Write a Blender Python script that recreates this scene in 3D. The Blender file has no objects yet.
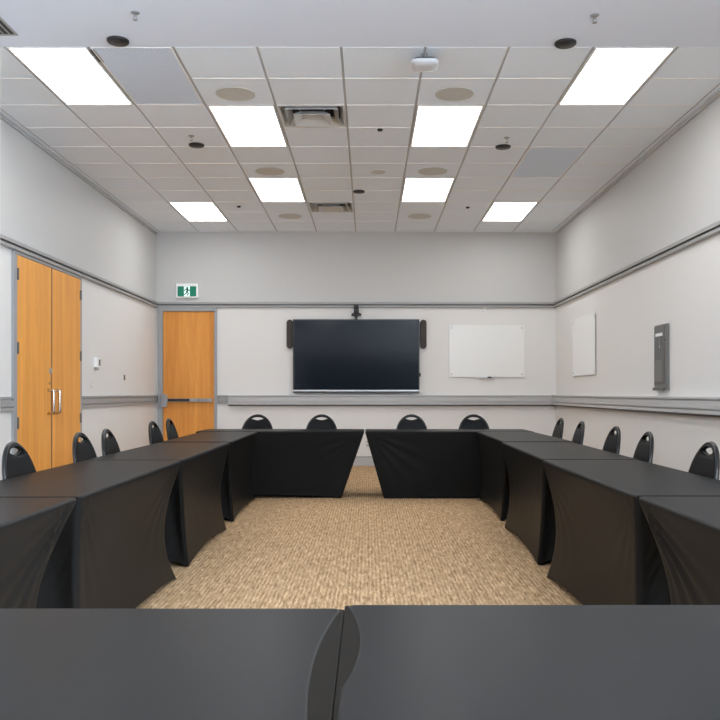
import bpy, bmesh, math, random
from mathutils import Vector, Matrix
random.seed(7)
SC = bpy.context.scene
COL = SC.collection
PI = math.pi
CAMZ = 1.145
CEIL = 3.665
YB = 13.03            # back wall
XR, XL = 2.94, -3.335  # side walls
XJ = -2.67            # inner face of the wall jog near the viewer
YJ = 6.02
YREAR = -4.2
Y0 = 6.04             # where the tiled ceiling starts

# ------------------------------------------------------------------ materials
def mat(name, color=(.8, .8, .8), rough=.5, metal=0., spec=.5, bump=None, var=None, sheen=0., sheen_rough=.4, coat=0., stretch=(1, 1, 1), emit=None):
    m = bpy.data.materials.new(name); m.use_nodes = True
    nt = m.node_tree; b = nt.nodes['Principled BSDF']
    b.inputs['Base Color'].default_value = (*color, 1)
    b.inputs['Roughness'].default_value = rough
    b.inputs['Metallic'].default_value = metal
    b.inputs['Specular IOR Level'].default_value = spec
    b.inputs['Sheen Weight'].default_value = sheen
    b.inputs['Sheen Roughness'].default_value = sheen_rough
    b.inputs['Coat Weight'].default_value = coat
    if emit:
        b.inputs['Emission Color'].default_value = (*emit[0], 1)
        b.inputs['Emission Strength'].default_value = emit[1]
    tc = nt.nodes.new('ShaderNodeTexCoord'); mp = nt.nodes.new('ShaderNodeMapping')
    mp.inputs['Scale'].default_value = stretch
    nt.links.new(tc.outputs['Object'], mp.inputs['Vector'])
    if var:
        sc, amt = var
        n = nt.nodes.new('ShaderNodeTexNoise'); n.inputs['Scale'].default_value = sc; n.inputs['Detail'].default_value = 4
        r = nt.nodes.new('ShaderNodeMapRange')
        r.inputs[1].default_value = .3; r.inputs[2].default_value = .7
        r.inputs[3].default_value = 1 - amt; r.inputs[4].default_value = 1 + amt
        mx = nt.nodes.new('ShaderNodeVectorMath'); mx.operation = 'SCALE'
        mx.inputs[0].default_value = color
        nt.links.new(mp.outputs[0], n.inputs['Vector']); nt.links.new(n.outputs['Fac'], r.inputs[0])
        nt.links.new(r.outputs[0], mx.inputs['Scale']); nt.links.new(mx.outputs[0], b.inputs['Base Color'])
    if bump:
        sc, st, dist = bump
        n = nt.nodes.new('ShaderNodeTexNoise'); n.inputs['Scale'].default_value = sc; n.inputs['Detail'].default_value = 3
        bp = nt.nodes.new('ShaderNodeBump'); bp.inputs['Strength'].default_value = st; bp.inputs['Distance'].default_value = dist
        nt.links.new(mp.outputs[0], n.inputs['Vector']); nt.links.new(n.outputs['Fac'], bp.inputs['Height'])
        nt.links.new(bp.outputs[0], b.inputs['Normal'])
    return m

def wood_mat(name, axis, c1, c2, offs=0.):
    """maple veneer, grain running up"""
    m = bpy.data.materials.new(name); m.use_nodes = True
    nt = m.node_tree; b = nt.nodes['Principled BSDF']; N = nt.nodes.new; Lk = nt.links.new
    b.inputs['Roughness'].default_value = .42
    tc = N('ShaderNodeTexCoord'); mp = N('ShaderNodeMapping'); mp.inputs['Location'].default_value = (offs, offs, offs)
    mp.inputs['Scale'].default_value = (7, 7, .35)
    Lk(tc.outputs['Object'], mp.inputs['Vector'])
    n1 = N('ShaderNodeTexNoise'); n1.inputs['Scale'].default_value = 1.6; n1.inputs['Detail'].default_value = 5; n1.inputs['Distortion'].default_value = .7
    Lk(mp.outputs[0], n1.inputs['Vector'])
    mp2 = N('ShaderNodeMapping'); mp2.inputs['Scale'].default_value = (60, 60, 3.5); Lk(tc.outputs['Object'], mp2.inputs['Vector'])
    n2 = N('ShaderNodeTexNoise'); n2.inputs['Scale'].default_value = 2.2; n2.inputs['Detail'].default_value = 3
    Lk(mp2.outputs[0], n2.inputs['Vector'])
    a = N('ShaderNodeMath'); a.operation = 'MULTIPLY_ADD'; a.inputs[1].default_value = .35
    Lk(n2.outputs['Fac'], a.inputs[0]); Lk(n1.outputs['Fac'], a.inputs[2])
    cr = N('ShaderNodeValToRGB'); cr.color_ramp.elements[0].position = .42; cr.color_ramp.elements[1].position = .9
    cr.color_ramp.elements[0].color = (*c2, 1); cr.color_ramp.elements[1].color = (*c1, 1)
    Lk(a.outputs[0], cr.inputs[0]); Lk(cr.outputs[0], b.inputs['Base Color'])
    return m

def carpet_mat():
    m = bpy.data.materials.new('carpet'); m.use_nodes = True
    nt = m.node_tree; b = nt.nodes['Principled BSDF']; N = nt.nodes.new; Lk = nt.links.new
    b.inputs['Roughness'].default_value = .95; b.inputs['Specular IOR Level'].default_value = .1
    tc = N('ShaderNodeTexCoord')
    mp = N('ShaderNodeMapping'); mp.inputs['Scale'].default_value = (56, 9, 1); mp.inputs['Rotation'].default_value = (0, 0, .06)
    Lk(tc.outputs['Object'], mp.inputs['Vector'])
    n0 = N('ShaderNodeTexNoise'); n0.inputs['Scale'].default_value = 1.0; n0.inputs['Detail'].default_value = 3; n0.inputs['Roughness'].default_value = .6
    n0.inputs['Distortion'].default_value = .8
    Lk(mp.outputs[0], n0.inputs['Vector'])
    mp2 = N('ShaderNodeMapping'); mp2.inputs['Scale'].default_value = (1, .18, 1); Lk(tc.outputs['Object'], mp2.inputs['Vector'])
    w = N('ShaderNodeTexWave'); w.wave_type = 'BANDS'; w.bands_direction = 'X'; w.inputs['Scale'].default_value = 13
    w.inputs['Distortion'].default_value = 3.5; w.inputs['Detail'].default_value = 2; w.inputs['Detail Scale'].default_value = 5
    Lk(mp2.outputs[0], w.inputs['Vector'])
    ad = N('ShaderNodeMath'); ad.operation = 'MULTIPLY_ADD'; ad.inputs[1].default_value = .16
    Lk(w.outputs['Fac'], ad.inputs[0]); Lk(n0.outputs['Fac'], ad.inputs[2])
    cr = N('ShaderNodeValToRGB'); e = cr.color_ramp.elements
    e[0].position = .36; e[0].color = (.255, .155, .078, 1); e[1].position = .80; e[1].color = (.66, .46, .275, 1)
    k = e.new(.58); k.color = (.43, .285, .155, 1)
    Lk(ad.outputs[0], cr.inputs[0]); Lk(cr.outputs[0], b.inputs['Base Color'])
    bp = N('ShaderNodeBump'); bp.inputs['Strength'].default_value = .5; bp.inputs['Distance'].default_value = .004
    Lk(ad.outputs[0], bp.inputs['Height']); Lk(bp.outputs[0], b.inputs['Normal'])
    return m

def perforated_mat():
    m = bpy.data.materials.new('perforated_metal'); m.use_nodes = True
    nt = m.node_tree; b = nt.nodes['Principled BSDF']; N = nt.nodes.new; Lk = nt.links.new
    b.inputs['Roughness'].default_value = .5
    tc = N('ShaderNodeTexCoord'); mp = N('ShaderNodeMapping'); mp.inputs['Scale'].default_value = (48, 48, 0)
    mp.inputs['Rotation'].default_value = (0, 0, PI/4)
    Lk(tc.outputs['Object'], mp.inputs['Vector'])
    fr = N('ShaderNodeVectorMath'); fr.operation = 'FRACTION'; Lk(mp.outputs[0], fr.inputs[0])
    sb = N('ShaderNodeVectorMath'); sb.operation = 'SUBTRACT'; sb.inputs[1].default_value = (.5, .5, 0); Lk(fr.outputs[0], sb.inputs[0])
    ln = N('ShaderNodeVectorMath'); ln.operation = 'LENGTH'; Lk(sb.outputs[0], ln.inputs[0])
    lt = N('ShaderNodeMath'); lt.operation = 'LESS_THAN'; lt.inputs[1].default_value = .27; Lk(ln.outputs['Value'], lt.inputs[0])
    mx = N('ShaderNodeMix'); mx.data_type = 'RGBA'; mx.inputs['A'].default_value = (.76, .86, 1.0, 1); mx.inputs['B'].default_value = (.42, .48, .57, 1)
    Lk(lt.outputs[0], mx.inputs['Factor']); Lk(mx.outputs['Result'], b.inputs['Base Color'])
    return m

M = {}
M['wall'] = mat('wall_paint', (.765, .755, .735), .55, bump=(160, .05, .002), spec=.35)
M['wall_upper'] = mat('upper_wall_paint', (.595, .592, .58), .55, bump=(160, .05, .002), spec=.3)
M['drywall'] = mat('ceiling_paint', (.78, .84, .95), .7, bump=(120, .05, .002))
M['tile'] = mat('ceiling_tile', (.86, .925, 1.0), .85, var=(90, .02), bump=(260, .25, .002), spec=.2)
M['grid'] = mat('ceiling_grid_metal', (.90, .90, .90), .45)
M['main_tee'] = mat('grey_main_tee', (.50, .50, .505), .5)  # tees are white like the grid; channel shade is put into this grey
M['vent_metal'] = mat('vent_metal', (.62, .62, .61), .35, metal=.25)
M['gap'] = mat('plenum_dark', (.05, .05, .05), .9)
M['carpet'] = carpet_mat()
M['trim'] = mat('grey_trim_paint', (.345, .345, .34), .4)
M['trim_light'] = mat('light_grey_trim_paint', (.50, .50, .50), .4)
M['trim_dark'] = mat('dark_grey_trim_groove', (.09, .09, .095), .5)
M['frame'] = mat('door_frame_paint', (.33, .34, .35), .4)
M['wood'] = wood_mat('maple_veneer', 0, (.94, .44, .085), (.74, .29, .04))
M['wood_exit'] = wood_mat('maple_veneer_exit_door', 0, (.82, .36, .07), (.62, .22, .028), 3.1)
M['fabric'] = mat('black_stretch_fabric', (.0122, .0119, .0115), .34, spec=.032, bump=(500, .12, .0006))
M['laminate'] = mat('brown_grey_laminate', (.007, .006, .005), .45, spec=.03)
M['black_metal'] = mat('black_metal', (.010, .010, .010), .25, spec=.4)
M['vinyl'] = mat('black_vinyl', (.006, .0065, .007), .38, spec=.12, bump=(350, .2, .001))
M['plastic'] = mat('black_plastic', (.018, .018, .019), .4)
M['speaker_black'] = mat('dark_speaker_mesh', (.045, .036, .032), .7, bump=(700, .3, .001))
M['screen'] = mat('black_glass_screen', (.002, .005, .011), .12, spec=.19)
M['silver'] = mat('silver_metal', (.55, .55, .55), .3, metal=.9)
M['chrome'] = mat('chrome', (.60, .53, .46), .2, metal=1.)
M['steel'] = mat('brushed_steel', (.40, .41, .42), .35, metal=.8)
M['white'] = mat('white_plastic', (.92, .92, .92), .4)
M['sensor_white'] = mat('sensor_white', (.66, .67, .70), .4)
M['offwhite'] = mat('wall_plate_plastic', (.70, .685, .66), .4)
M['grille'] = mat('grey_speaker_grille', (.60, .59, .55), .7, bump=(900, .3, .001))
M['disc'] = mat('black_ceiling_disc', (.014, .014, .016), .45)
M['perf'] = perforated_mat()
M['panel'] = mat('grey_enamel_panel', (.17, .17, .165), .42)
M['panel_dark'] = mat('dark_grey_enamel', (.115, .115, .112), .42)
M['board'] = mat('white_glass_board', (.84, .85, .84), .25, spec=.3)
M['brass'] = mat('brown_switch', (.13, .085, .05), .4)
M['green'] = mat('exit_green', (.0, .17, .10), .4, emit=((0, .3, .18), .1))
M['exit_white'] = mat('exit_white', (.75, .95, .88), .4, emit=((.7, 1, .9), .35))
M['figure'] = mat('exit_figure', (.0, .06, .05), .4)
M['glass_pane'] = mat('daylight_glass', (.8, .85, .9), .1)
M['light'] = mat('light_diffuser', (.9, .9, .9), .6, emit=((.98, .99, 1), 5.4))
M['light_front'] = mat('light_diffuser_cool', (.9, .9, .9), .6, emit=((.92, .96, 1), 11.0))

# ------------------------------------------------------------------ mesh builder
class MB:
    def __init__(s): s.v = []; s.f = []; s.sm = []
    def add(s, vs, fs, smooth=False):
        o = len(s.v); s.v += [tuple(p) for p in vs]
        s.f += [tuple(i + o for i in f) for f in fs]; s.sm += [smooth] * len(fs); return s
    def box(s, x0, x1, y0, y1, z0, z1):
        vs = [(x, y, z) for z in (z0, z1) for y in (y0, y1) for x in (x0, x1)]
        return s.add(vs, [(0, 2, 3, 1), (4, 5, 7, 6), (0, 1, 5, 4), (2, 6, 7, 3), (0, 4, 6, 2), (1, 3, 7, 5)])
    def lathe(s, prof, c=(0, 0, 0), n=32, ax='z'):
        vs = []; fs = []
        for r, h in prof:
            for i in range(n):
                a = 2*PI*i/n; p = (r*math.cos(a), r*math.sin(a), h)
                if ax == 'y': p = (p[0], h, p[1])
                if ax == 'x': p = (h, p[0], p[1])
                vs.append((c[0]+p[0], c[1]+p[1], c[2]+p[2]))
        for k in range(len(prof)-1):
            for i in range(n):
                j = (i+1) % n
                q = (k*n+i, k*n+j, (k+1)*n+j, (k+1)*n+i)
                fs.append(q)
        m = len(prof)-1
        s.add(vs, fs, True); o = len(s.v)-len(vs)
        s.f += [tuple(o+i for i in range(n))[::-1], tuple(o+m*n+i for i in range(n))]; s.sm += [False, False]
        return s
    def tube(s, path, r, n=10, closed=False):
        P = [Vector(p) for p in path]; m = len(P); vs = []; fs = []
        up = Vector((0, 0, 1)); prev = None
        for k in range(m):
            if closed: t = (P[(k+1) % m]-P[k-1]).normalized()
            else: t = (P[min(k+1, m-1)]-P[max(k-1, 0)]).normalized()
            if prev is None:
                a = t.cross(up)
                if a.length < .1: a = t.cross(Vector((1, 0, 0)))
            else: a = prev - t*prev.dot(t)
            a.normalize(); prev = a; b = t.cross(a)
            for i in range(n):
                an = 2*PI*i/n; vs.append(P[k] + a*math.cos(an)*r + b*math.sin(an)*r)
        for k in range(m if closed else m-1):
            k2 = (k+1) % m
            for i in range(n):
                j = (i+1) % n; fs.append((k*n+i, k*n+j, k2*n+j, k2*n+i))
        s.add(vs, fs, True)
        if not closed:
            o = len(s.v)-len(vs)
            s.f += [tuple(o+i for i in range(n))[::-1], tuple(o+(m-1)*n+i for i in range(n))]; s.sm += [False, False]
        return s
    def prism(s, pts, d0, d1, plane='xz'):
        """outline in a plane, extruded between depths d0, d1 on the third axis"""
        n = len(pts)
        def P(u, v, d):
            return {'xz': (u, d, v), 'yz': (d, u, v), 'xy': (u, v, d)}[plane]
        vs = [P(u, v, d0) for u, v in pts] + [P(u, v, d1) for u, v in pts]
        fs = [tuple(range(n)), tuple(range(2*n-1, n-1, -1))] + [(i, n+i, n+(i+1) % n, (i+1) % n) for i in range(n)]
        return s.add(vs, fs)
    def build(s, name, material, parent=None, bevel=0., kind=None):
        me = bpy.data.meshes.new(name); me.from_pydata(s.v, [], s.f)
        me.polygons.foreach_set('use_smooth', s.sm)
        bm = bmesh.new(); bm.from_mesh(me); bmesh.ops.recalc_face_normals(bm, faces=bm.faces); bm.to_mesh(me); bm.free()
        me.materials.append(material)
        o = bpy.data.objects.new(name, me); COL.objects.link(o)
        if parent: o.parent = parent
        if bevel:
            md = o.modifiers.new('edge', 'BEVEL'); md.width = bevel; md.segments = 2; md.limit_method = 'ANGLE'
        if kind: o['kind'] = kind
        return o

def struct(name, mb, m, parent=None, bevel=0.):
    o = mb.build(name, m, parent, bevel)
    if not parent: o['kind'] = 'structure'
    return o
def thing(name, label, cat, loc=(0, 0, 0), rz=0., group=None):
    o = bpy.data.objects.new(name, None); COL.objects.link(o); o.empty_display_size = .1
    o.location = loc; o.rotation_euler = (0, 0, rz); o['label'] = label; o['category'] = cat
    if group: o['group'] = group
    return o
def struct_root(name, loc=(0, 0, 0)):
    o = bpy.data.objects.new(name, None); COL.objects.link(o); o.location = loc; o['kind'] = 'structure'; return o
def tag(o, label, cat, group=None):
    o['label'] = label; o['category'] = cat
    if group: o['group'] = group
    return o
def kids(o): return [c for c in bpy.data.objects if c.parent == o]
def copy_tree(o, parent=None):
    c = o.copy(); COL.objects.link(c)
    if parent: c.parent = parent
    for ch in kids(o): copy_tree(ch, c)
    return c

# ------------------------------------------------------------------ room shell
struct('floor', MB().box(XL-.2, XR+.2, YREAR-.2, YB+.2, -.1, 0), M['carpet'])
ZR = 2.51                                     # above the picture rail the walls are a darker grey
struct('wall_back', MB().box(XL-.2, XR+.2, YB, YB+.15, 0, ZR), M['wall'])
struct('wall_back_upper', MB().box(XL-.2, XR+.2, YB, YB+.15, ZR, CEIL+.3), M['wall_upper'])
struct('wall_left', MB().box(XL-.15, XL, YJ, YB, 0, ZR), M['wall'])
struct('wall_left_upper', MB().box(XL-.15, XL, YJ, YB, ZR, CEIL+.3), M['wall_upper'])
struct('wall_left_front', MB().box(XL-.15, XJ, YREAR, YJ, 0, CEIL+.3), M['wall'], bevel=.004)
struct('wall_rear', MB().box(XL-.15, XR+.15, YREAR-.15, YREAR, 0, CEIL+.3), M['wall'])
struct('wall_rear_dark_helper', MB().box(XJ, XR, YREAR, YREAR+.04, 0, 2.55), M['panel_dark'])  # added out of view to keep the lower television reflection dark
# side wall by the viewer with wide daylight windows
WY0, WY1, WZ0, WZ1 = -3.8, 1.4, 1.35, 3.35
rw = MB(); rw.box(XR, XR+.15, YREAR, WY0, 0, CEIL+.3); rw.box(XR, XR+.15, WY1, YB, 0, ZR); struct('wall_right_upper', MB().box(XR, XR+.15, WY1, YB, ZR, CEIL+.3), M['wall_upper'])
rw.box(XR, XR+.15, WY0, WY1, 0, WZ0); rw.box(XR, XR+.15, WY0, WY1, WZ1, CEIL+.3)
struct('wall_right', rw, M['wall'])
wf = MB()
for k in range(5): y = WY0+(WY1-WY0)*k/4; wf.box(XR-.02, XR+.1, y-.03, y+.03, WZ0, WZ1)
wf.box(XR-.02, XR+.1, WY0-.03, WY1+.03, WZ0-.03, WZ0+.03); wf.box(XR-.02, XR+.1, WY0-.03, WY1+.03, WZ1-.03, WZ1+.03)
struct('window_1', wf, M['frame'])

# ceiling: drywall part in front, tile grid behind
COLX = [XL, -3.270] + [-.200 + .614*k for k in range(-4, 6)] + [XR]
ROWY = [Y0 + .614*k for k in range(12)] + [YB]
def cx(k): return -.200 + .614*k           # k = -4 .. 5
def ry(k): return Y0 + .614*k
struct('ceiling', MB().box(XL-.15, XR+.15, YREAR-.15, Y0, CEIL, CEIL+.3), M['drywall'])
special = set()
lights = [(-4, 0), (3, 0), (-2, 2), (1, 2), (-2, 6), (1, 6), (-4, 8), (3, 8)]
for c, r in lights: special |= {(c, r), (c, r+1)}
vents = [(-1, 2), (-1, 8)]
special |= set(vents)
perfs = [(-3, 0), (3, 4)]
for c, r in perfs: special |= {(c, r), (c, r+1)}
tiles = MB(); g = .010; drop = .009
xs = [XL] + [cx(k) for k in range(-5, 6)] + [XR]
xs[1] = -3.270
for i in range(len(xs)-1):
    c = i - 5 - 1 + 0
    c = i - 6
    for r in range(12):
        if (c, r) in special: continue
        x0, x1 = xs[i]+g, xs[i+1]-g
        y0, y1 = ROWY[r]+g, ROWY[r+1]-g
        if x1-x0 < .005: continue
        e = .004
        tiles.add([(x0, y0, CEIL+.02), (x1, y0, CEIL+.02), (x1, y1, CEIL+.02), (x0, y1, CEIL+.02),
                   (x0, y0, CEIL+e), (x1, y0, CEIL+e), (x1, y1, CEIL+e), (x0, y1, CEIL+e),
                   (x0+e, y0+e, CEIL), (x1-e, y0+e, CEIL), (x1-e, y1-e, CEIL), (x0+e, y1-e, CEIL)],
                  [(0, 1, 5, 4), (1, 2, 6, 5), (2, 3, 7, 6), (3, 0, 4, 7), (4, 5, 9, 8), (5, 6, 10, 9), (6, 7, 11, 10), (7, 4, 8, 11), (8, 9, 10, 11)])
struct('ceiling_tiles', tiles, M['tile'])
gr = MB()
mt = MB()
for x in xs[1:-1]: mt.box(x-.011, x+.011, Y0, YB, CEIL+drop, CEIL+drop+.012)
struct('trim_21', mt, M['main_tee'])
for y in ROWY[1:-1]:
    for i in range(len(xs)-1):
        if i and ROWY.index(y) > 0 and (i-6, ROWY.index(y)) in special and (i-6, ROWY.index(y)-1) in special and (i-6, ROWY.index(y)-1) not in [v for v in lights+vents+perfs if 0]:
            if (i-6, ROWY.index(y)-1) in lights+perfs: continue
        gr.box(xs[i]+.0135, xs[i+1]-.0135, y-.0115, y+.0115, CEIL-.0035, CEIL+drop+.012)
gr.box(XL, XL+.022, Y0, YB, CEIL+.001, CEIL+.02); gr.box(XR-.022, XR, Y0, YB, CEIL+.001, CEIL+.02); gr.box(XL, XR, YB-.022, YB, CEIL+.001, CEIL+.02)
struct('trim_1', gr, M['grid'])
struct('ceiling_deck', MB().box(XL-.15, XR+.15, Y0, YB+.15, CEIL+.26, CEIL+.3), M['gap'])
struct('trim_2', MB().box(XL, XL+.02, YJ, YB, CEIL-.034, CEIL-.006), M['trim_light'])
struct('trim_3', MB().box(XR-.02, XR, Y0, YB, CEIL-.034, CEIL-.006), M['trim_light'])

# light panels
LABL = {(-4, 0): 'long bright ceiling light meeting the plain ceiling, beside the large perforated panel',
        (3, 0): 'long bright ceiling light meeting the plain ceiling, on the electrical panel side of the room',
        (-2, 2): 'bright square-looking ceiling light beside the larger air vent',
        (1, 2): 'bright ceiling light just beyond the hanging white sensor',
        (-2, 6): 'bright ceiling light between two round grilles on the double door side',
        (1, 6): 'bright ceiling light between two round grilles, on the electrical panel side',
        (-4, 8): 'small bright ceiling light by the back corner above the wooden doors',
        (3, 8): 'small bright ceiling light by the back corner, past the small perforated panel'}
def make_light(x0, x1, y0, y1, label, lm, group='ceiling light panels'):
    w, d = (x1-x0)/2, (y1-y0)/2
    t = thing('ceiling_light', label, 'light', ((x0+x1)/2, (y0+y1)/2, CEIL), 0, group)
    f = MB(); a = .014; b = .030
    for (p, q, r, s) in ((-w+a, w-a, -d+a, -d+b), (-w+a, w-a, d-b, d-a), (-w+a, -w+b, -d+b, d-b), (w-b, w-a, -d+b, d-b)):
        f.box(p, q, r, s, -.002, .03)
    f.build('frame', M['grid'], t)
    MB().box(-w+b, w-b, -d+b, d-b, .003, .02).build('diffuser', lm, t)
    return t
for (c, r) in lights:
    make_light(cx(c), cx(c+1), ry(r), ry(r+2), LABL[(c, r)], M['light'])
# the lamps of the part of the room the picture does not reach
def flush_light(x, y, label):
    t = thing('ceiling_light', label, 'light', (x, y, CEIL), 0, 'flush lights in the plain ceiling')
    f = MB()
    for (p, q, r, s) in ((-.3, .3, -.6, -.575), (-.3, .3, .575, .6), (-.3, -.275, -.575, .575), (.275, .3, -.575, .575)): f.box(p, q, r, s, -.03, 0)
    f.build('frame', M['grid'], t); MB().box(-.275, .275, -.575, .575, -.02, 0).build('diffuser', M['light_front'], t)
for x, y in ((-1.35, .95), (0, .95), (1.35, .95), (-1.35, -1.6), (1.35, -1.6)):
    flush_light(x, y, 'flush light panel in the plain ceiling over the front of the room')

# perforated panels
for (c, r), lab in zip(perfs, ('large bluish perforated ceiling panel beside the long bright light', 'small bluish perforated ceiling panel on the electrical panel side')):
    w, d = .307-.012, .61-.012
    t = thing('perforated_panel', lab, 'ceiling panel', (cx(c)+.307, ry(r)+.61, CEIL), 0, 'perforated ceiling panels')
    MB().box(-w+.01, w-.01, -d+.01, d-.01, 0, .008).build('perforated_sheet', M['perf'], t)
    f = MB()
    for (p, q, y0, y1) in ((-w, w, -d, -d+.01), (-w, w, d-.01, d), (-w, -w+.01, -d+.01, d-.01), (w-.01, w, -d+.01, d-.01)): f.box(p, q, y0, y1, -.003, .012)
    f.build('frame', M['grid'], t)
# slotted air diffusers
sd = thing('slot_diffuser', 'dark slotted air diffuser in the plain ceiling at the picture corner', 'vent', (-2.54, 4.7, CEIL))
f = MB(); f.box(-.075, -.06, -1.14, 1.14, -.006, 0); f.box(.06, .075, -1.14, 1.14, -.006, 0); f.box(-.06, .06, 1.12, 1.14, -.006, 0); f.box(-.06, .06, -1.14, -1.12, -.006, 0)
f.box(-.024, -.016, -1.12, 1.12, -.006, 0); f.box(.02, .028, -1.12, 1.12, -.006, 0)
f.build('frame', M['steel'], sd); MB().box(-.06, .06, -1.12, 1.12, -.002, 0).build('slot', M['gap'], sd)
sv = thing('small_slot_vent', 'tiny dark slot vent between bright light and perforated panel', 'vent', (-2.032, 6.2, CEIL))
MB().box(-.016, .016, -.11, .11, -.002, .006).build('slot', M['gap'], sv)
f = MB(); f.box(-.02, -.016, -.115, .115, -.004, .006); f.box(.016, .02, -.115, .115, -.004, .006); f.box(-.016, .016, -.003, .003, -.004, -.002)
f.box(-.016, .016, -.115, -.11, -.004, .006); f.box(-.016, .016, .11, .115, -.004, .006)
f.build('frame', M['steel'], sv)

# square diffusers
def sqring(mb, r0, z0, r1, z1, th=.004):
    vs = []
    for r, z in ((r0, z0), (r1, z1), (r1, z1+th), (r0, z0+th)):
        vs += [(-r, -r, z), (r, -r, z), (r, r, z), (-r, r, z)]
    fs = []
    for k in range(4):
        for i in range(4):
            j = (i+1) % 4; k2 = (k+1) % 4
            fs.append((k*4+i, k*4+j, k2*4+j, k2*4+i))
    mb.add(vs, fs)
for (c, r), lab in zip(vents, ('square ceiling air vent with hanging inner plate, the larger one', 'square ceiling air vent close to the back wall, the smaller one')):
    t = thing('air_vent', lab, 'vent', (cx(c)+.307, ry(r)+.305, CEIL), 0, 'square ceiling air vents')
    m = MB(); sqring(m, .302, -.001, .280, -.003); sqring(m, .280, -.003, .245, .06); m.build('frame', M['vent_metal'], t)
    m = MB(); sqring(m, .238, -.012, .190, .06); m.build('outer_cone', M['vent_metal'], t)
    m = MB(); sqring(m, .165, -.034, .105, .012); m.add([(-.105, -.105, .012), (.105, -.105, .012), (.105, .105, .012), (-.105, .105, .012)], [(0, 1, 2, 3)])
    m.build('centre_plate', M['vent_metal'], t)
    for sx, sy in ((-1, -1), (1, -1), (1, 1), (-1, 1)): MB().tube([(sx*.10, sy*.10, .02), (sx*.22, sy*.22, .06)], .004, 6).build('bracket', M['steel'], t)
    m = MB(); m.box(-.29, .29, -.29, .29, .13, .14)
    for a in ((-.29, -.285, -.29, .29), (.285, .29, -.29, .29), (-.285, .285, -.29, -.285), (-.285, .285, .285, .29)): m.box(*a, .062, .13)
    m.build('duct', M['gap'], t)

# round grilles in the tiles
GR = [(-1.12, 6.99, .165, 'round grey ceiling speaker grille beside the large perforated panel'),
      (.725, 6.99, .165, 'round grey ceiling speaker grille behind the hanging white sensor'),
      (-1.12, 9.43, .165, 'round grey ceiling speaker grille between two bright lights, on the double door side'),
      (.728, 9.43, .165, 'round grey ceiling speaker grille between two bright lights, on the electrical panel side'),
      (-1.12, 11.83, .165, 'round grey ceiling speaker grille by the back wall, beside the small air vent'),
      (.728, 11.83, .165, 'round grey ceiling speaker grille by the back wall, away from the air vent'),
      (.107, 9.45, .092, 'smallest round grey ceiling grille in the middle of the tiles')]
for x, y, r, lab in GR:
    t = thing('ceiling_speaker', lab, 'speaker', (x, y, CEIL), 0, 'round grey ceiling grilles')
    MB().lathe([(r-.012, -.004), (r-.012, 0)], n=40).build('grille', M['grille'], t)
    MB().lathe([(r, -.001), (r-.002, -.006), (r-.012, -.006), (r-.012, 0), (r, 0)], n=40).build('rim', M['grille'], t)
DS = [(-1.79, 5.93, .078, 'black round ceiling disc on plain ceiling beside the large perforated panel'),
      (1.417, 5.97, .078, 'black round ceiling disc on plain ceiling near the long light on the electrical panel side'),
      (-1.745, 8.42, .078, 'black round ceiling disc on tiles on the double door side'),
      (1.375, 8.48, .078, 'black round ceiling disc on tiles beside the small perforated panel'),
      (-.118, 10.36, .074, 'black round ceiling disc in the middle of the room, before the small vent')]
for x, y, r, lab in DS:
    t = thing('ceiling_disc', lab, 'ceiling speaker', (x, y, CEIL), 0, 'black round ceiling discs')
    MB().lathe([(r*.62, -.020), (r*.94, -.017), (r, -.010), (r, 0)], n=36).build('rim', M['disc'], t)
    MB().lathe([(r*.05, -.0225), (r*.55, -.022), (r*.58, -.019)], n=36).build('cover', M['plastic'], t)
for x, y, lab in ((-1.75, 11.2, 'tiny dark ceiling sprinkler near the back light on the double door side'), (1.345, 11.25, 'tiny dark ceiling sprinkler near the back light on the electrical panel side'), (.11, 7.93, 'tiny flush ceiling sprinkler between the two middle lights')):
    tag(MB().lathe([(.008, -.02), (.022, -.016), (.028, 0)], (0, 0, 0), 20).build('ceiling_sprinkler', M['disc']), lab, 'sprinkler', 'tiny ceiling sprinklers').location = (x, y, CEIL)
def sprinkler(x, y, lab):
    t = thing('ceiling_sprinkler', lab, 'sprinkler', (x, y, CEIL), 0, 'pendent sprinklers')
    MB().lathe([(.012, -.010), (.026, -.006), (.030, 0)], n=24).build('escutcheon', M['steel'], t)
    m = MB().lathe([(.008, -.022), (.008, -.008)], n=12); m.tube([(.006, 0, -.02), (.011, 0, -.032), (.004, 0, -.046)], .0025, 6); m.tube([(-.006, 0, -.02), (-.011, 0, -.032), (-.004, 0, -.046)], .0025, 6)
    m.build('body', M['steel'], t)
    MB().lathe([(.016, -.050), (.016, -.047)], n=16).build('deflector', M['steel'], t)
sprinkler(-1.546, 5.5, 'metal sprinkler on plain ceiling near the black disc by the perforated panel')
sprinkler(1.51, 5.54, 'metal sprinkler on plain ceiling on the electrical panel side')
sprinkler(-1.735, 8.13, 'metal sprinkler on ceiling tiles on the double door side')
sprinkler(1.365, 8.19, 'metal sprinkler on ceiling tiles on the electrical panel side')
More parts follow.
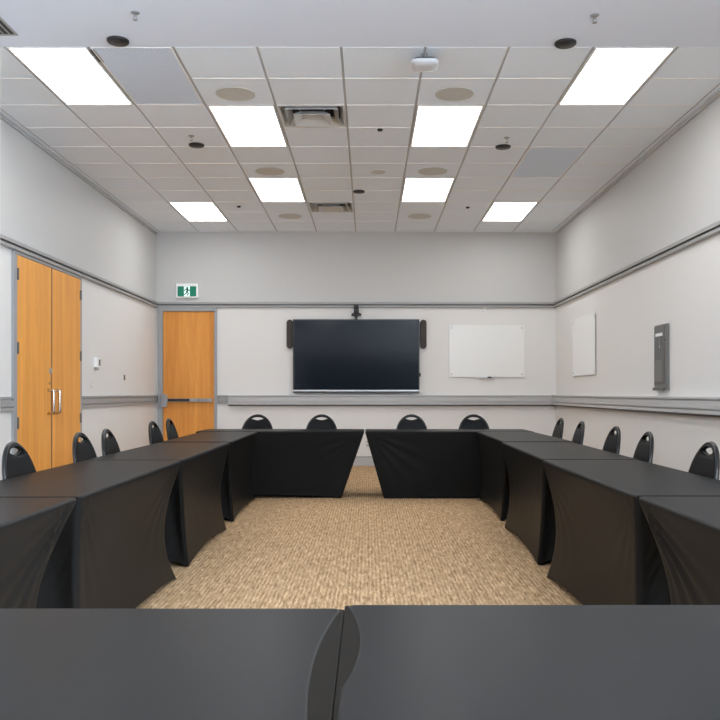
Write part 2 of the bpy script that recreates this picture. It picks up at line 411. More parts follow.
# white hanging sensor
t = thing('ceiling_sensor', 'white rounded device hanging on a short stem from the ceiling', 'sensor', (.415, 6.16, CEIL))
m = MB().tube([(-.018, 0, 0), (-.018, 0, -.045)], .006, 8); m.tube([(.018, 0, 0), (.018, 0, -.045)], .006, 8); m.box(-.045, .045, -.03, .03, -.058, -.045)
m.build('mount', M['silver'], t)
def rr(w, d, r, n=6):
    pts = []
    for qx, qy, a0 in ((w-r, d-r, 0), (-w+r, d-r, PI/2), (-w+r, -d+r, PI), (w-r, -d+r, 1.5*PI)):
        for i in range(n+1): a = a0+PI/2*i/n; pts.append((qx+r*math.cos(a), qy+r*math.sin(a)))
    return pts
def loft(mb, rings):
    n = len(rings[0][0]); vs = []; fs = []
    for pts, z in rings: vs += [(x, y, z) for x, y in pts]
    for k in range(len(rings)-1):
        for i in range(n): j = (i+1) % n; fs.append((k*n+i, k*n+j, (k+1)*n+j, (k+1)*n+i))
    mb.add(vs, fs, True); o = len(mb.v)-len(vs); m_ = len(rings)-1
    mb.f += [tuple(o+i for i in range(n))[::-1], tuple(o+m_*n+i for i in range(n))]; mb.sm += [False, False]
loft_m = MB(); loft(loft_m, [(rr(.075, .075, .04), -.068), (rr(.080, .080, .04), -.064), (rr(.083, .083, .04), -.058)]); loft_m.build('dark_rim', M['plastic'], t)
loft_m = MB(); loft(loft_m, [(rr(.05, .05, .03), -.112), (rr(.088, .088, .045), -.104), (rr(.102, .102, .05), -.088), (rr(.100, .100, .05), -.074), (rr(.088, .088, .045), -.068)]); loft_m.build('body', M['sensor_white'], t)

# ------------------------------------------------------------------ trims
def zpx(py): return CAMZ + (393-py)/63.7
# picture rail: light lip, shadow groove, dark lower bead
RZ1, RZ0 = zpx(302.0), zpx(307.6)
def rail(name, kind, a0, a1, wall, prof, matname='trim'):
    """profile pts (depth from wall, z) extruded along a wall"""
    m = MB()
    if wall == 'back':
        pts = [(YB-d, z) for d, z in prof]; m.prism(pts, a0, a1, 'yz')
    elif wall == 'right':
        pts = [(XR-d, z) for d, z in prof]; m.prism(pts, a0, a1, 'xz')
    else:
        pts = [(XL+d, z) for d, z in prof]; m.prism(pts, a0, a1, 'xz')
    o = m.build(name, M[matname]); o['kind'] = 'structure'; return o
h = RZ1-RZ0
pu = [(0, RZ1), (.045, RZ1-.004), (.050, RZ1-.010), (.050, RZ1-.040), (0, RZ1-.040)]
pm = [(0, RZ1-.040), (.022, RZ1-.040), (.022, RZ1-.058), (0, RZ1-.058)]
pl = [(0, RZ1-.058), (.040, RZ1-.058), (.040, RZ0+.004), (.036, RZ0), (0, RZ0)]
rail('trim_4', '', XL, XR, 'back', pu); rail('trim_5', '', XL, XR, 'back', pm, 'trim_dark'); rail('trim_6', '', XL, XR, 'back', pl, 'trim')
rail('trim_7', '', YJ, YB, 'left', pu); rail('trim_8', '', YJ, YB, 'left', pm, 'trim_dark'); rail('trim_9', '', YJ, YB, 'left', pl, 'trim')
rail('trim_10', '', WY1+.1, YB, 'right', pu); rail('trim_11', '', WY1+.1, YB, 'right', pm, 'trim_dark'); rail('trim_12', '', WY1+.1, YB, 'right', pl, 'trim')
# chair rail / raceway
CZ1, CZ0 = zpx(395.2), zpx(404.5)
ch = CZ1-CZ0
def grooved(d, z0, z1, gs, gd=.008, gw=.008):
    pts = [(0, z1), (d, z1)]
    for gz in gs: pts += [(d, gz+gw/2), (d-gd, gz+gw/2), (d-gd, gz-gw/2), (d, gz-gw/2)]
    return pts + [(d, z0), (0, z0)]
thin = grooved(.025, CZ0+.01, CZ1, (CZ1-.028, CZ0+.048), .020, .013)
thick = grooved(.085, CZ0, CZ1, (CZ1-.026, CZ0+.038), .03, .014)
XD0, XD1 = -3.295, -2.375          # exit door frame outer
YD0, YD1 = 7.75, 9.60             # double door frame outer
rail('trim_13', '', XD1, -2.19, 'back', thin)
rail('trim_14', '', -2.19, XR-.085, 'back', thick, 'trim_light')
rail('trim_15', '', WY1+.1, YB, 'right', thick, 'trim_light')
shade_strip = [(0, CZ0), (.055, CZ0), (.055, CZ0-.022), (0, CZ0-.022)]  # dark strip painting in the shade under the raceway
rail('trim_22', '', -2.19, XR-.055, 'back', shade_strip, 'trim_dark'); rail('trim_23', '', WY1+.1, YB, 'right', shade_strip, 'trim_dark')
rail('trim_16', '', YJ, YD0, 'left', thin); rail('trim_17', '', YD1, YB, 'left', thin)
# baseboards
bb = [(0, .135), (.012, .135), (.016, .128), (.016, 0), (0, 0)]
o = rail('baseboard_back', '', XD1, XR, 'back', bb, 'trim_light')
rail('baseboard_right', '', YREAR, YB-.016, 'right', bb, 'trim_light')
rail('baseboard_left', '', YD1, YB, 'left', bb, 'trim_light'); rail('baseboard_left_near', '', YJ, YD0, 'left', bb, 'trim_light')
bt = [(0, .152), (.020, .152), (.020, .135), (0, .135)]
rail('trim_18', '', XD1, XR, 'back', bt, 'trim'); rail('trim_19', '', YREAR, YB-.02, 'right', bt, 'trim'); rail('trim_20', '', YD1, YB, 'left', bt, 'trim')

# ------------------------------------------------------------------ doors
DH = 2.43
DH1 = 2.455
d1 = struct_root('door_1', (XL, 0, 0))        # double door on the side wall
m = MB(); m.box(0, .022, YD0, YD0+.08, 0, DH1+.005); m.box(0, .022, YD1-.038, YD1, 0, DH1+.005); m.box(0, .022, YD0, YD1, DH1, RZ0-.001)
m.build('door_frame', M['frame'], d1, .002)
ym = 8.69; ya, yb_ = YD0+.082, YD1-.040
for n, (y0, y1) in enumerate(((ya, ym-.004), (ym+.004, yb_))):
    lf = MB().box(.002, .018, y0, y1, .01, DH1-.004).build('door_leaf', M['wood'], d1)
    hy = ym-.10 if n == 0 else ym+.07
    hm = MB(); p = [(.018, hy, 1.175), (.055, hy, 1.175)]
    for i in range(7):
        a = PI/2*i/6; p.append((.055+.022*math.sin(a), hy, 1.153+.022*math.cos(a)))
    for i in range(7):
        a = PI/2*i/6; p.append((.055+.022*math.cos(a), hy, .955-.022*math.sin(a)))
    p.append((.018, hy, .933)); hm.tube(p, 0.0145, 10); hm.build('door_handle', M['chrome'], lf)
    ey = ya+.012 if n == 0 else yb_-.012
    for hz in (2.27, 1.57, .86):
        q = MB(); q.box(.018, .030, ey-.010, ey+.010, hz-.055, hz+.055); q.lathe([(.006, hz-.055), (.006, hz+.055)], (.028, ey-(.012 if n == 0 else -.012), 0), 10); q.build('hinge', M['panel_dark'], lf)
q = MB(); q.box(.018, .030, ym-.07, ym-.014, 1.345, 1.40); q.lathe([(.014, .03), (.014, .036)], (0, ym-.042, 1.372), 16, 'x'); q.build('deadbolt', M['steel'], d1)
MB().lathe([(.017, .018), (.015, .026)], (0, ym-.06, 1.245), 16, 'x').build('lock_cylinder', mat('old_brass', (.42, .26, .10), .3, metal=.9), d1)
MB().box(.002, .0186, ym-.011, ym+.011, .01, DH1-.004).build('door_gap', M['gap'], d1)

d2 = struct_root('door_2', (0, YB, 0))        # exit door in the back wall
m = MB(); m.box(XD0, XD0+.075, -.05, 0, 0, RZ0-.001); m.box(XD1-.04, XD1, -.05, 0, 0, RZ0-.001); m.box(XD0+.075, XD1-.04, -.05, 0, DH-.005, RZ0-.001)
m.build('door_frame', M['frame'], d2, .002)
lf = MB().box(XD0+.078, XD1-.043, -.018, -.001, .01, DH-.008).build('door_leaf', M['wood_exit'], d2)
MB().box(XD0+.065, XD0+.145, -.11, -.018, .925, 1.125).build('bar_latch_box', M['steel'], lf, .006)
MB().box(XD0+.165, XD0+.50, -.085, -.045, 1.015, 1.055).build('push_bar', M['plastic'], lf, .004)
MB().box(XD0+.50, XD1-.07, -.075, -.018, 1.005, 1.060).build('bar_housing', M['steel'], lf, .003)
MB().box(XD0+.14, XD0+.52, -.045, -.018, 1.005, 1.060).build('bar_rail', M['steel'], lf, .003)
m = MB()
for k in range(5): m.box(XD0+.62+k*.035, XD0+.63+k*.035, -.077, -.075, 1.01, 1.055)
m.build('bar_ribs', M['panel'], lf)

# exit sign
sx, sz = -2.84, zpx(290.6)
t = thing('exit_sign', 'green and white running man exit sign above the single wooden door', 'sign', (sx, YB, sz-.115))
MB().box(-.172, .172, -.05, 0, -.002, .222).build('housing', M['white'], t, .006)
MB().box(-.146, .146, -.053, -.05, .018, .176).build('green_panel', M['green'], t)
MB().box(-.045, .045, -.056, -.053, .020, .174).build('doorway', M['exit_white'], t)
def sc_(pts, k=.145, ox=0, oz=.022): return [(ox+(x-.5)*k, oz+z*k) for x, z in pts]
m = MB()
m.prism([(a*.016+.008, .148+b*.016) for a, b in [(math.cos(i*PI/6), math.sin(i*PI/6)) for i in range(12)]], -.059, -.056)
for pts in ([(.42, .80), (.60, .84), (.66, .60), (.56, .40), (.42, .42), (.46, .62)],       # torso
            [(.42, .80), (.46, .74), (.34, .66), (.26, .52), (.20, .56), (.28, .72)],          # arm back
            [(.60, .82), (.72, .66), (.84, .70), (.84, .63), (.70, .56), (.58, .72)],          # arm front
            [(.54, .46), (.64, .46), (.72, .28), (.62, .06), (.52, .08), (.60, .28)],          # front leg
            [(.43, .46), (.55, .44), (.44, .22), (.22, .14), (.18, .22), (.36, .30)]):         # rear leg
    m.prism(sc_(pts), -.059, -.056)
m.build('running_figure', M['figure'], t)

# ------------------------------------------------------------------ back wall things
t = thing('television', 'large black flat television mounted on the back wall', 'television', (-.192, YB, 1.148))
W = .985; H = 1.145
MB().box(-W+.1, W-.1, -.05, 0, .15, H-.2).build('wall_mount', M['black_metal'], t)
MB().box(-W, W, -.095, -.05, 0, H).build('body', M['plastic'], t, .004)
m = MB(); b = .016
m.box(-W, W, -.104, -.095, H-b, H); m.box(-W, -W+b, -.104, -.095, .045, H-b); m.box(W-b, W, -.104, -.095, .045, H-b); m.build('bezel', M['plastic'], t, .002)
MB().box(-W+b, W-b, -.099, -.095, .045, H-b).build('screen', M['screen'], t)
MB().box(-W, W, -.106, -.095, .022, .045).build('lower_strip', M['silver'], t, .002)
MB().box(-W+.01, W-.01, -.103, -.095, 0, .022).build('lower_edge', M['plastic'], t)
MB().lathe([(.03, -.03), (.03, .01), (.02, .02)], (W+.004, -.07, .28), 16, 'x').build('knob', M['plastic'], t)
def capsule(w, h, n=10):
    return [(w*math.cos(PI*i/n), h-w+w*math.sin(PI*i/n)) for i in range(n+1)] + [(w*math.cos(PI+PI*i/n), w+w*math.sin(PI+PI*i/n)) for i in range(n+1)]
for px, lab in ((289.4, 'slim dark wall speaker at the exit door side of the television'), (423.6, 'slim dark wall speaker between the television and the whiteboard')):
    t = thing('wall_speaker', lab, 'speaker', ((px-368.5)*(YB-.1)/830, YB, zpx(348.8)), 0, 'slim speakers beside the television')
    MB().prism(capsule(.050, .455), -.05, 0).build('cabinet', M['plastic'], t, .004)
    MB().prism([(x*.88, .01+z*.956) for x, z in capsule(.050, .455)], -.062, -.05).build('grille', M['speaker_black'], t, .004)
t = thing('video_camera', 'small black conference camera mounted above the television', 'camera', (-.19, YB, 2.305))
MB().box(-.018, .018, -.06, -.04, -.012, .045).build('bracket', M['black_metal'], t)
MB().box(-.03, .03, -.12, 0, .035, .046).build('shelf', M['black_metal'], t)
m = MB(); loft(m, [(rr(.075, .045, .04), .046), (rr(.078, .048, .042), .055), (rr(.078, .048, .042), .075), (rr(.05, .04, .035), .088)]); o = m.build('base', M['plastic'], t); o.location = (0, -.08, 0)
m = MB().box(-.034, .034, -.115, -.045, .105, .225); m.box(-.040, .040, -.10, -.06, .085, .18); m.build('head', M['plastic'], t, .008)
MB().lathe([(.020, -.128), (.024, -.115)], (0, 0, .175), 20, 'y').build('lens', M['screen'], t)

def board(name, lab, loc, rz, W, H):
    t = thing(name, lab, 'whiteboard', loc, rz, 'white glass boards')
    MB().box(-W/2, W/2, -.020, -.014, 0, H).build('glass', M['board'], t, .001)
    for sx_ in (-1, 1):
        for z in (.045, H-.045):
            MB().lathe([(.013, -.026), (.014, -.020), (.008, -.020), (.008, 0)], (sx_*(W/2-.04), 0, z), 16, 'y').build('standoff', M['silver'], t)
    return t
b1 = board('glass_whiteboard', 'wide white glass board on the back wall beside the television', ((80.5+155.8)/2/63.7, YB, 1.395), 0, 1.185, .815)
t = thing('marker_tray', 'small dark clip at the bottom edge of wide white board', 'tray', (1.865, YB, 1.355))
MB().box(-.13, .10, -.05, 0, .018, .026).build('tray', M['silver'], t)
MB().lathe([(.010, -.06), (.012, 0)], (.06, -.035, .036), 12, 'x').build('marker', M['plastic'], t)
board('glass_whiteboard', 'narrow-looking white glass board on wall before the electrical panel', (XR, (10.72+11.86)/2, 1.385), -PI/2, 1.17, .80)
# small wall devices
def wall_box(name, lab, cat, x, z, parts):
    t = thing(name, lab, cat, (x, YB, z))
    for nm, a, mk in parts: MB().box(*a).build(nm, M[mk], t, .002)
    return t
wall_box('wall_sensor', 'tiny white sensor under the picture rail above the wide board', 'sensor', (484.3-368.5)/63.7, zpx(311), [('body', (-.022, .022, -.045, 0, 0, .045), 'white'), ('lens', (-.012, .012, -.049, -.045, .008, .026), 'offwhite')])
wall_box('wall_outlet', 'cream wall outlet seen through the gap between back tables', 'outlet', -.01, .29, [('plate', (-.04, .04, -.008, 0, 0, .12), 'offwhite'), ('socket', (-.018, .018, -.012, -.008, .07, .1), 'trim'), ('socket', (-.018, .018, -.012, -.008, .02, .05), 'trim')])
def side_z(px): return -XL*830/(368.5-px)
t = thing('wall_thermostat', 'white thermostat box on wall beyond the double doors', 'thermostat', (XL, side_z(95.3), 1.46))
MB().box(0, .045, -.06, .06, 0, .115).build('body', M['white'], t, .004)
MB().box(.045, .048, -.005, .050, .02, .095).build('display', M['panel_dark'], t)
MB().box(0, .03, -.05, .04, -.035, -.012).build('lower_sensor', M['trim'], t)
for px, z, lab in ((91.2, 1.235, 'pale light switch plate below the thermostat'), (148.3, 1.235, 'pale wall plate by the corner near the exit door')):
    t = thing('wall_switch', lab, 'switch', (XL, side_z(px), z), 0, 'pale wall plates')
    MB().box(0, .006, -.04, .04, -.03, .10).build('plate', M['wall'], t, .002); MB().box(.006, .012, -.012, .012, .015, .055).build('rocker', M['offwhite'], t)
    MB().box(.006, .010, -.02, .02, -.022, -.008).build('label_strip', M['trim_light'], t)
t = thing('wall_control', 'small brown control plate on wall, further along than the thermostat', 'control', (XL, side_z(123.8), 1.32))
MB().box(0, .005, -.045, .045, -.03, .10).build('plate', M['wall'], t, .002); MB().box(.005, .014, -.022, .022, 0, .072).build('insert', M['brass'], t, .002)

# electrical panel on the side wall
y0, y1 = 8.10, 8.45
t = thing('wall_electrical_panel', 'tall grey metal electrical panel on the side wall', 'electrical panel', (XR, 0, 1.172))
H = .655
MB().box(-.030, 0, y0+.004, y1-.004, .0, H).build('cabinet', M['panel'], t, .003)
MB().box(-.036, -.030, y0+.05, y1-.012, .055, H-.015).build('door', M['panel_dark'], t, .002)
MB().box(-.040, -.036, y0+.10, y1-.06, H-.115, H-.085).build('name_plate', M['white'], t)
MB().box(-.042, -.036, y0+.17, y1-.17, H-.235, H-.205).build('latch', M['silver'], t, .003)
MB().box(-.041, -.036, y0+.15, y1-.15, H-.19, H-.13).build('indicator_plate', M['panel'], t, .002)
MB().box(-.041, -.036, y0+.09, y1-.04, .085, .30).build('lower_cover', M['panel'], t, .003)
MB().box(-.052, -.030, y0+.05, y1-.012, .0, .028).build('bottom_lip', M['panel_dark'], t, .002)
for yy, zz in ((y0+.035, H-.16), (y1-.008, H-.1), (y1-.008, .2)): MB().lathe([(.006, -.034), (.007, -.029)], (0, yy, zz), 10, 'x').build('screw', M['gap'], t)

# ------------------------------------------------------------------ tables
TW, TH = .61, .728
def cover_mesh(L, W, H, near=(.27, .03), far=(.08, .28), inner=(.02, .015), outer=(.42, 0.), outer_tuck=True, inner_sign=-1, pleat=None, arc=None, hem_up=.05, seed=0, end_bow=.05):
    """stretch cover: local X runs along the table (near end -X), Y across. inner_sign: the side facing the aisle."""
    rnd = random.Random(seed); r = .022
    NS, NE, NT, NC = 64, 28, 34, 4
    pleat = pleat or {}
    def inset(t, fw): return fw[0]*t + fw[1]*math.sin(PI*min(1, t))
    def wi(t, is_inner):
        if is_inner: return inner[0]*t + inner[1]*math.sin(PI*t)
        if outer_tuck:
            k = min(1, t/.16); return outer[0]*(k*k*(3-2*k))
        return outer[0]*t + outer[1]*math.sin(PI*t)
    def corners(t):
        xl = -L/2 + inset(t, near); xr = L/2 - inset(t, far)
        ylo = -W/2 + wi(t, inner_sign < 0); yhi = W/2 - wi(t, inner_sign > 0)
        return [Vector((xl, ylo)), Vector((xr, ylo)), Vector((xr, yhi)), Vector((xl, yhi))]
    nrm = [Vector((0, -1)), Vector((1, 0)), Vector((0, 1)), Vector((-1, 0))]
    per = []                                                    # (side, s) or (corner arc)
    for sd_ in range(4):
        n = NS if sd_ % 2 == 0 else NE
        for i in range(n+1):
            s = i/n
            per.append(('s', sd_, s))
        for i in range(1, NC): per.append(('c', sd_, i/NC))
    rows = [(-3, 0.), (-2, 0.), (-1, 0.)] + [(0, i/NT) for i in range(NT+1)]
    vs = []
    for tag_, t in rows:
        C = corners(t)
        for kind, sd_, s in per:
            if tag_ == -3: ins, z = .012, H
            elif tag_ == -2: ins, z = .0045, H-.0035
            elif tag_ == -1: ins, z = .0008, H-.009
            else: ins, z = 0, None
            if kind == 's':
                a, b = C[sd_], C[(sd_+1) % 4]; d = b-a; ln = d.length; u = d/ln
                p = a + u*(r + (ln-2*r)*s) - nrm[sd_]*ins
                hz = .004 + hem_up*(math.sin(PI*s)**.7 if 0 < s < 1 else 0)*(1 if sd_ % 2 == 0 else .6)
                if tag_ == 0:
                    z = (H-.014)*(1-t) + hz*t
                    bow = math.sin(PI*s)*math.sin(PI*min(1, t*1.0))
                    if sd_ % 2 == 1:
                        p -= nrm[sd_]*bow*end_bow
                        if sd_ != 9:
                            along = s*ln; down = t*H
                            env = min(1, t*6)*math.sin(PI*s)**.5 if 0 < s < 1 else 0
                            p += nrm[sd_]*.006*math.sin((along*.75 + down*.55)*2*PI/.055 + seed)*env*max(0, 1-t*.8)
                    else:
                        p -= nrm[sd_]*bow*.012
                        for end in (0, 1):
                            am = pleat.get((sd_, end), .0022)
                            if am:
                                al = (s if end == 0 else 1-s)*ln; dn = t*H
                                dist = math.hypot(al, dn)+1e-6; th = math.atan2(dn, al)
                                env = math.exp(-dist/.20)*min(1, dist/.07)*math.sin(min(PI, max(0, th*2)))
                                p += nrm[sd_]*am*math.sin(th*19+seed*1.7)*env*2.2
                if arc and sd_ == arc[0]:
                    q0, q1, amp, flip = arc[1:]
                    ss = 1-s if flip else s
                    k = (ss-q0)/(q1-q0)
                    if 0 < k < 1: p -= nrm[sd_]*amp*math.sin(PI*k)**.8
            else:
                nx = (sd_+1) % 4; cpt = C[nx]; a0 = nrm[sd_]; a1 = nrm[nx]
                ctr = cpt - a0*r - a1*r; th = s*PI/2; rad = r-ins
                p = ctr + a0*rad*math.cos(th) + a1*rad*math.sin(th)
                if tag_ == 0: z = (H-.014)*(1-t) + .004*t
            vs.append((p.x, p.y, z))
    n = len(per); fs = []
    for k in range(len(rows)-1):
        for i in range(n): j = (i+1) % n; fs.append((k*n+i, (k+1)*n+i, (k+1)*n+j, k*n+j))
    m = MB(); m.add(vs, fs, True); m.f.append(tuple(range(n))); m.sm.append(False)
    return m

def tee_leg(m, x, w):
    m.tube([(x, -w, .012), (x, w, .012)], .012, 8)
    m.tube([(x, 0, .012), (x, 0, .69)], .014, 8)
    m.tube([(x, -w*.9, .69), (x, w*.9, .69)], .011, 8)

def covered_table(lab, loc, rz, L, leg_y=0., top_extra=0., group='black covered tables', **kw):
    t = thing('banquet_table', lab, 'table', loc, rz, group)
    cm = cover_mesh(L, TW, TH, **kw); cm.build('table_cover', M['fabric'], t)
    MB().box(-L/2, L/2, -TW/2+.008, TW/2-.008, TH-.022, TH-.002).build('table_top', M['laminate'], t, .003)
    for sx_ in (-1, 1):
        m = MB(); x = sx_*(L/2-.42)
        m.tube([(x, leg_y-.045, .012), (x, leg_y+.045, .012)], .012, 8)
        m.tube([(x, leg_y, .012), (x, leg_y, TH-.022)], .014, 8); m.tube([(x, leg_y-.06, TH-.035), (x, leg_y+.06, TH-.035)], .011, 8)
        m.build('leg', M['black_metal'], t)
    return t
R90 = PI/2
# rows along the side walls (local +X = away from the viewer)
def row_table(lab, xin, y0, y1, side, rot=0., **kw):
    L = y1-y0
    # left row: aisle on world +x = local -Y ; right row: aisle on world -x = local +Y
    xc = xin - TW/2 if side == 'L' else xin + TW/2
    return covered_table(lab, (xc, (y0+y1)/2, 0), R90+rot, L, leg_y=(-.20 if side == 'L' else .20), inner_sign=(-1 if side == 'L' else 1), **kw)
I = {'L': 0, 'R': 2}
g1 = 'black covered tables along the double door wall'; g2 = 'black covered tables along the electrical panel wall'
row_table('black covered table along the double door wall, closest to the front tables', -1.16, 1.66, 3.32, 'L', group=g1, far=(.04, .33), pleat={(0, 1): .008}, seed=1)
row_table('black covered table in front of the wooden double doors, second from the front', -1.16, 3.335, 5.165, 'L', group=g1, near=(.05, .02), outer=(.34, 0), far=(.05, .30), pleat={(0, 0): .006, (0, 1): .003}, seed=2)
row_table('black covered table along the double door wall, second from the back tables', -1.165, 5.18, 7.01, 'L', group=g1, far=(.06, .27), seed=3)
row_table('black covered table along the double door wall, meeting the back tables', -1.185, 7.10, 8.93, 'L', group=g1, rot=.01, far=(.04, .16), seed=4)
row_table('black covered table along the electrical panel wall, closest to the front tables', 1.085, 1.66, 3.355, 'R', group=g2, far=(.05, .27), pleat={(2, 1): .009, (2, 0): .009}, seed=5)
row_table('black covered table along the electrical panel wall, second from the front', 1.085, 3.37, 5.20, 'R', group=g2, near=(.05, .03), outer=(.34, 0), far=(.03, .25), seed=6)
row_table('black covered table along the electrical panel wall, second from the back tables', 1.115, 5.225, 7.06, 'R', group=g2, rot=-.018, far=(.02, .26), seed=7)
row_table('black covered table along the electrical panel wall, meeting the back tables', 1.165, 7.13, 8.96, 'R', group=g2, rot=-.005, far=(.06, .2), seed=8)
# back tables: local X = world X, aisle side is -Y
gb = 'black covered tables at the back'
covered_table('black covered back table on the exit door side of the gap', (-.047-.915, 9.02+.305, 0), 0, 1.83, group=gb, near=(.17, .0), far=(.245, .0), inner=(.0, .0), outer=(.02, .01), outer_tuck=False, pleat={(0, 1): .011}, seed=9, end_bow=.03, hem_up=.03)
covered_table('black covered back table on the whiteboard side of the gap', (-.035+.915, 8.99+.305, 0), 0, 1.83, group=gb, near=(.20, .0), far=(.17, .0), inner=(.0, .0), outer=(.02, .01), outer_tuck=False, pleat={(0, 0): .010}, seed=11, end_bow=.03, hem_up=.01)
# front tables
gf = 'black covered tables at the front'
covered_table('black covered front table whose fabric edge curves far back from the seam', (-.047-.915, 1.618-.305, 0), 0, 1.83, group=gf, near=(.2, 0), far=(.2, 0), outer=(.02, .01), outer_tuck=False, inner_sign=1, arc=(1, .02, 1.25, .031, True), seed=12)
covered_table('black covered front table with short curved opening beside the seam', (-.047+.915, 1.645-.305, 0), 0, 1.83, group=gf, near=(.2, 0), far=(.2, 0), outer=(.02, .01), outer_tuck=False, inner_sign=1, arc=(3, .01, .79, .025, False), seed=13)

# ------------------------------------------------------------------ chairs
def plate_with_hole(outline, hole, th, bev):
    cu = bpy.data.curves.new('tmp', 'CURVE'); cu.dimensions = '2D'; cu.fill_mode = 'BOTH'; cu.extrude = th; cu.bevel_depth = bev; cu.bevel_resolution = 2
    for pts in (outline, hole):
        sp = cu.splines.new('POLY'); sp.points.add(len(pts)-1)
        for i, (x, y) in enumerate(pts): sp.points[i].co = (x, y, 0, 1)
        sp.use_cyclic_u = True
    ob = bpy.data.objects.new('tmp', cu); COL.objects.link(ob)
    dg = bpy.context.evaluated_depsgraph_get(); me = bpy.data.meshes.new_from_object(ob.evaluated_get(dg))
    vs = [tuple(v.co) for v in me.vertices]; fs = [tuple(p.vertices) for p in me.polygons]
    bpy.data.objects.remove(ob); bpy.data.curves.remove(cu); bpy.data.meshes.remove(me)
    return vs, fs
ZT, ZB = .886, .43
BH = ZT-ZB
def bend(u, v, w):
    """u across, v up from the seat, w thickness (towards the back) -> chair space, front is +Y"""
    y = .075*(1-v/BH) + .010*(u/.2)**2*2 - w
    return (u, y, ZB+v)
def back_outline(grow=0., n=40):
    pts = []
    a, b, v0 = .198+grow, BH-.185+grow, .185
    for i in range(n+1):
        th = PI*i/n; pts.append((a*math.cos(th), v0+b*math.sin(th)**.92 if math.sin(th) > 0 else v0))
    for i in range(1, 8):
        k = i/8; pts.append((-(a - (.05)*k**1.6), v0*(1-k)))
    pts.append((-(a-.05), 0)); pts.append((a-.05, 0))
    for i in range(7, 0, -1):
        k = i/8; pts.append((a - .05*k**1.6, v0*(1-k)))
    return pts
def hole_outline(grow=0., n=14):
    # opening with an arched top and a shallow rounded V bottom
    top = BH-.030+grow; w = .082+grow; pts = []
    for i in range(n+1):
        x = w - 2*w*i/n; pts.append((x, top-.024*(x/w)**2))
    for i in range(1, n):
        x = -w + 2*w*i/n; pts.append((x, top-.024-.024*(1-(abs(x)/w)**1.6)-grow))
    return pts
def make_chair(lab, group):
    t = thing('banquet_chair', lab, 'chair', (0, 0, 0), 0, group)
    vs, fs = plate_with_hole(back_outline(-.022), hole_outline(.006), .010, .006)
    m = MB(); m.add([bend(x, y, z) for x, y, z in vs], fs, True); m.build('backrest', M['vinyl'], t)
    # padded outer face of the backrest, set below the hand hole
    vs = []; fs = []
    o = MB(); o.tube([bend(u, v, .0) for u, v in back_outline(-.012)], .0125, 10, closed=True); 
    o.build('back_frame', M['black_metal'], t)
    o = MB(); o.tube([bend(u, v, .0) for u, v in hole_outline(.004)], .0085, 8, closed=True); o.build('handle_rim', M['black_metal'], t)
    # seat
    m = MB(); out = []
    for (w_, d_, z) in ((.17, .16, .415), (.19, .18, .420), (.195, .185, .445), (.185, .175, .462), (.13, .12, .470)):
        out.append(([(x, y+.262) for x, y in rr(w_, d_, min(.09, d_*.5))], z))
    loft(m, out); m.build('seat', M['vinyl'], t)
    m = MB(); m.tube([(x, y+.262, .408) for x, y in rr(.175, .165, .07)], .010, 8, closed=True); m.build('seat_frame', M['black_metal'], t)
    for sx_ in (-1, 1):
        MB().tube([(sx_*.165, .40, .41), (sx_*.175, .415, .2), (sx_*.18, .425, .011)], .011, 8).build('leg', M['black_metal'], t)
        MB().tube([bend(sx_*.15, .02, 0), (sx_*.165, .10, .40), (sx_*.175, .04, .2), (sx_*.18, -.01, .011)], .011, 8).build('leg', M['black_metal'], t)
    MB().tube([(-.172, .06, .24), (.172, .06, .24)], .008, 8).build('stretcher', M['black_metal'], t)
    return t
first = None
def Zc(py, ztop=.259): return ztop*830/(py-393)
chairs = []
def chair(px, y, rz, lab, group, x=None):
    global first
    if first is None: first = c = make_chair(lab, group)
    else: c = copy_tree(first)
    c['label'] = lab; c['group'] = group
    c.location = (x if x is not None else (px-368.5)*y/830, y, 0); c.rotation_euler = (0, 0, rz)
    chairs.append(c)
GL, GRt, GB = 'black chairs along the double door wall', 'black chairs along the electrical panel wall', 'black chairs behind the back tables'
# back row, facing the viewer (front = -Y)
for px, lab in ((257.8, 'black chair behind the back table, standing beside the exit door'),
                (321.7, 'black chair behind the back table, under the television near its exit door end'),
                (411.5, 'black chair behind the back table, under the slim speaker near the whiteboard'),
                (473.6, 'black chair behind the back table, under the wide white board')):
    chair(px, 10.10, PI, lab, GB)
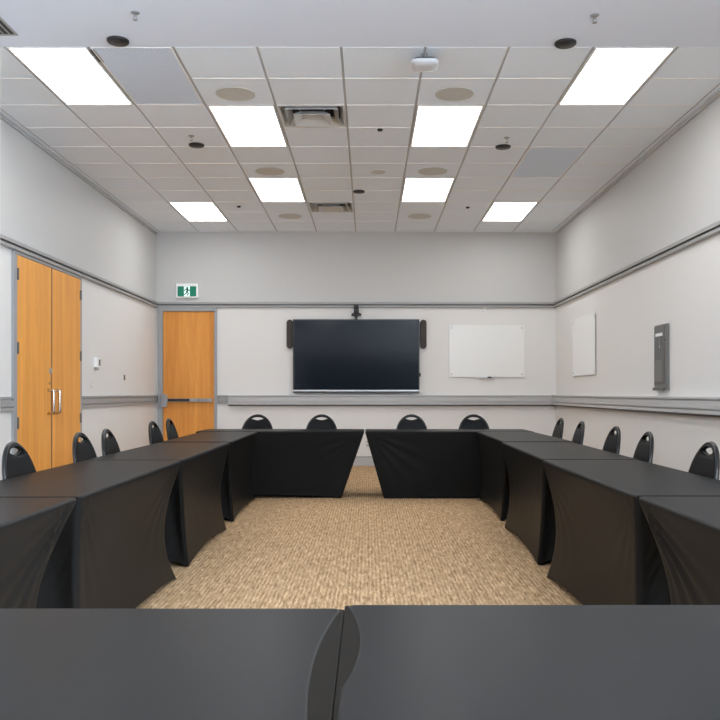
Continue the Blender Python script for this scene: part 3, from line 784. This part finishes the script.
# door side row, facing +X  (local +Y -> world +X : rz=-90)
for x, y, lab in ((-1.90, 4.42, 'black chair before the jamb of the wooden double doors, closest to the viewer'),
                  (-1.92, 5.50, 'black chair backed by the far leaf of the wooden double doors'),
                  (-1.91, 6.03, 'black chair by the wall just past the wooden double doors, below the thermostat'),
                  (-2.005, 7.68, 'black chair seen against the frame of the exit door'),
                  (-2.055, 8.52, 'black chair seen directly in front of the exit door leaf')):
    chair(0, y, -R90 + random.uniform(-.05, .05), lab, GL, x)
for x, y, lab in ((1.835, 4.44, 'black chair cut by the picture edge, closest to the viewer on the electrical panel wall'),
                  (1.895, 5.60, 'black chair standing below the grey electrical panel'),
                  (1.945, 6.50, 'black chair one place beyond the one below the electrical panel'),
                  (1.985, 7.70, 'black chair below the side wall glass board, one place from the corner'),
                  (2.015, 8.66, 'black chair closest to the back corner on the electrical panel wall')):
    chair(0, y, R90 + random.uniform(-.05, .05), lab, GRt, x)

# ------------------------------------------------------------------ light
w = bpy.data.worlds.new('world'); SC.world = w; w.use_nodes = True
nt = w.node_tree; bg = nt.nodes['Background']; bg.inputs['Color'].default_value = (.62, .78, 1, 1); bg.inputs['Strength'].default_value = 1.0
la = bpy.data.lights.new('window_daylight', 'AREA'); la.shape = 'RECTANGLE'; la.size = WZ1-WZ0-.1; la.size_y = WY1-WY0-.1
la.energy = 620; la.color = (.72, .85, 1)
lo = bpy.data.objects.new('window_daylight', la); COL.objects.link(lo); lo.location = (XR+.11, (WY0+WY1)/2, (WZ0+WZ1)/2); lo.rotation_euler = (0, PI/2, 0)
SC.cycles.diffuse_bounces = 10; SC.cycles.max_bounces = 14

# ------------------------------------------------------------------ camera
cam = bpy.data.cameras.new('camera'); co = bpy.data.objects.new('camera', cam); COL.objects.link(co)
co.location = (0, 0, CAMZ); co.rotation_euler = (PI/2, 0, 0)
cam.sensor_width = 36; cam.lens = 830/720*36; cam.shift_x = -8.5/720; cam.shift_y = 33/720
cam.clip_start = .05
SC.camera = co
vs_ = SC.view_settings
vs_.view_transform = 'Standard'; vs_.look = 'None'; vs_.gamma = 1; vs_.use_curve_mapping = False; vs_.exposure = 0.70
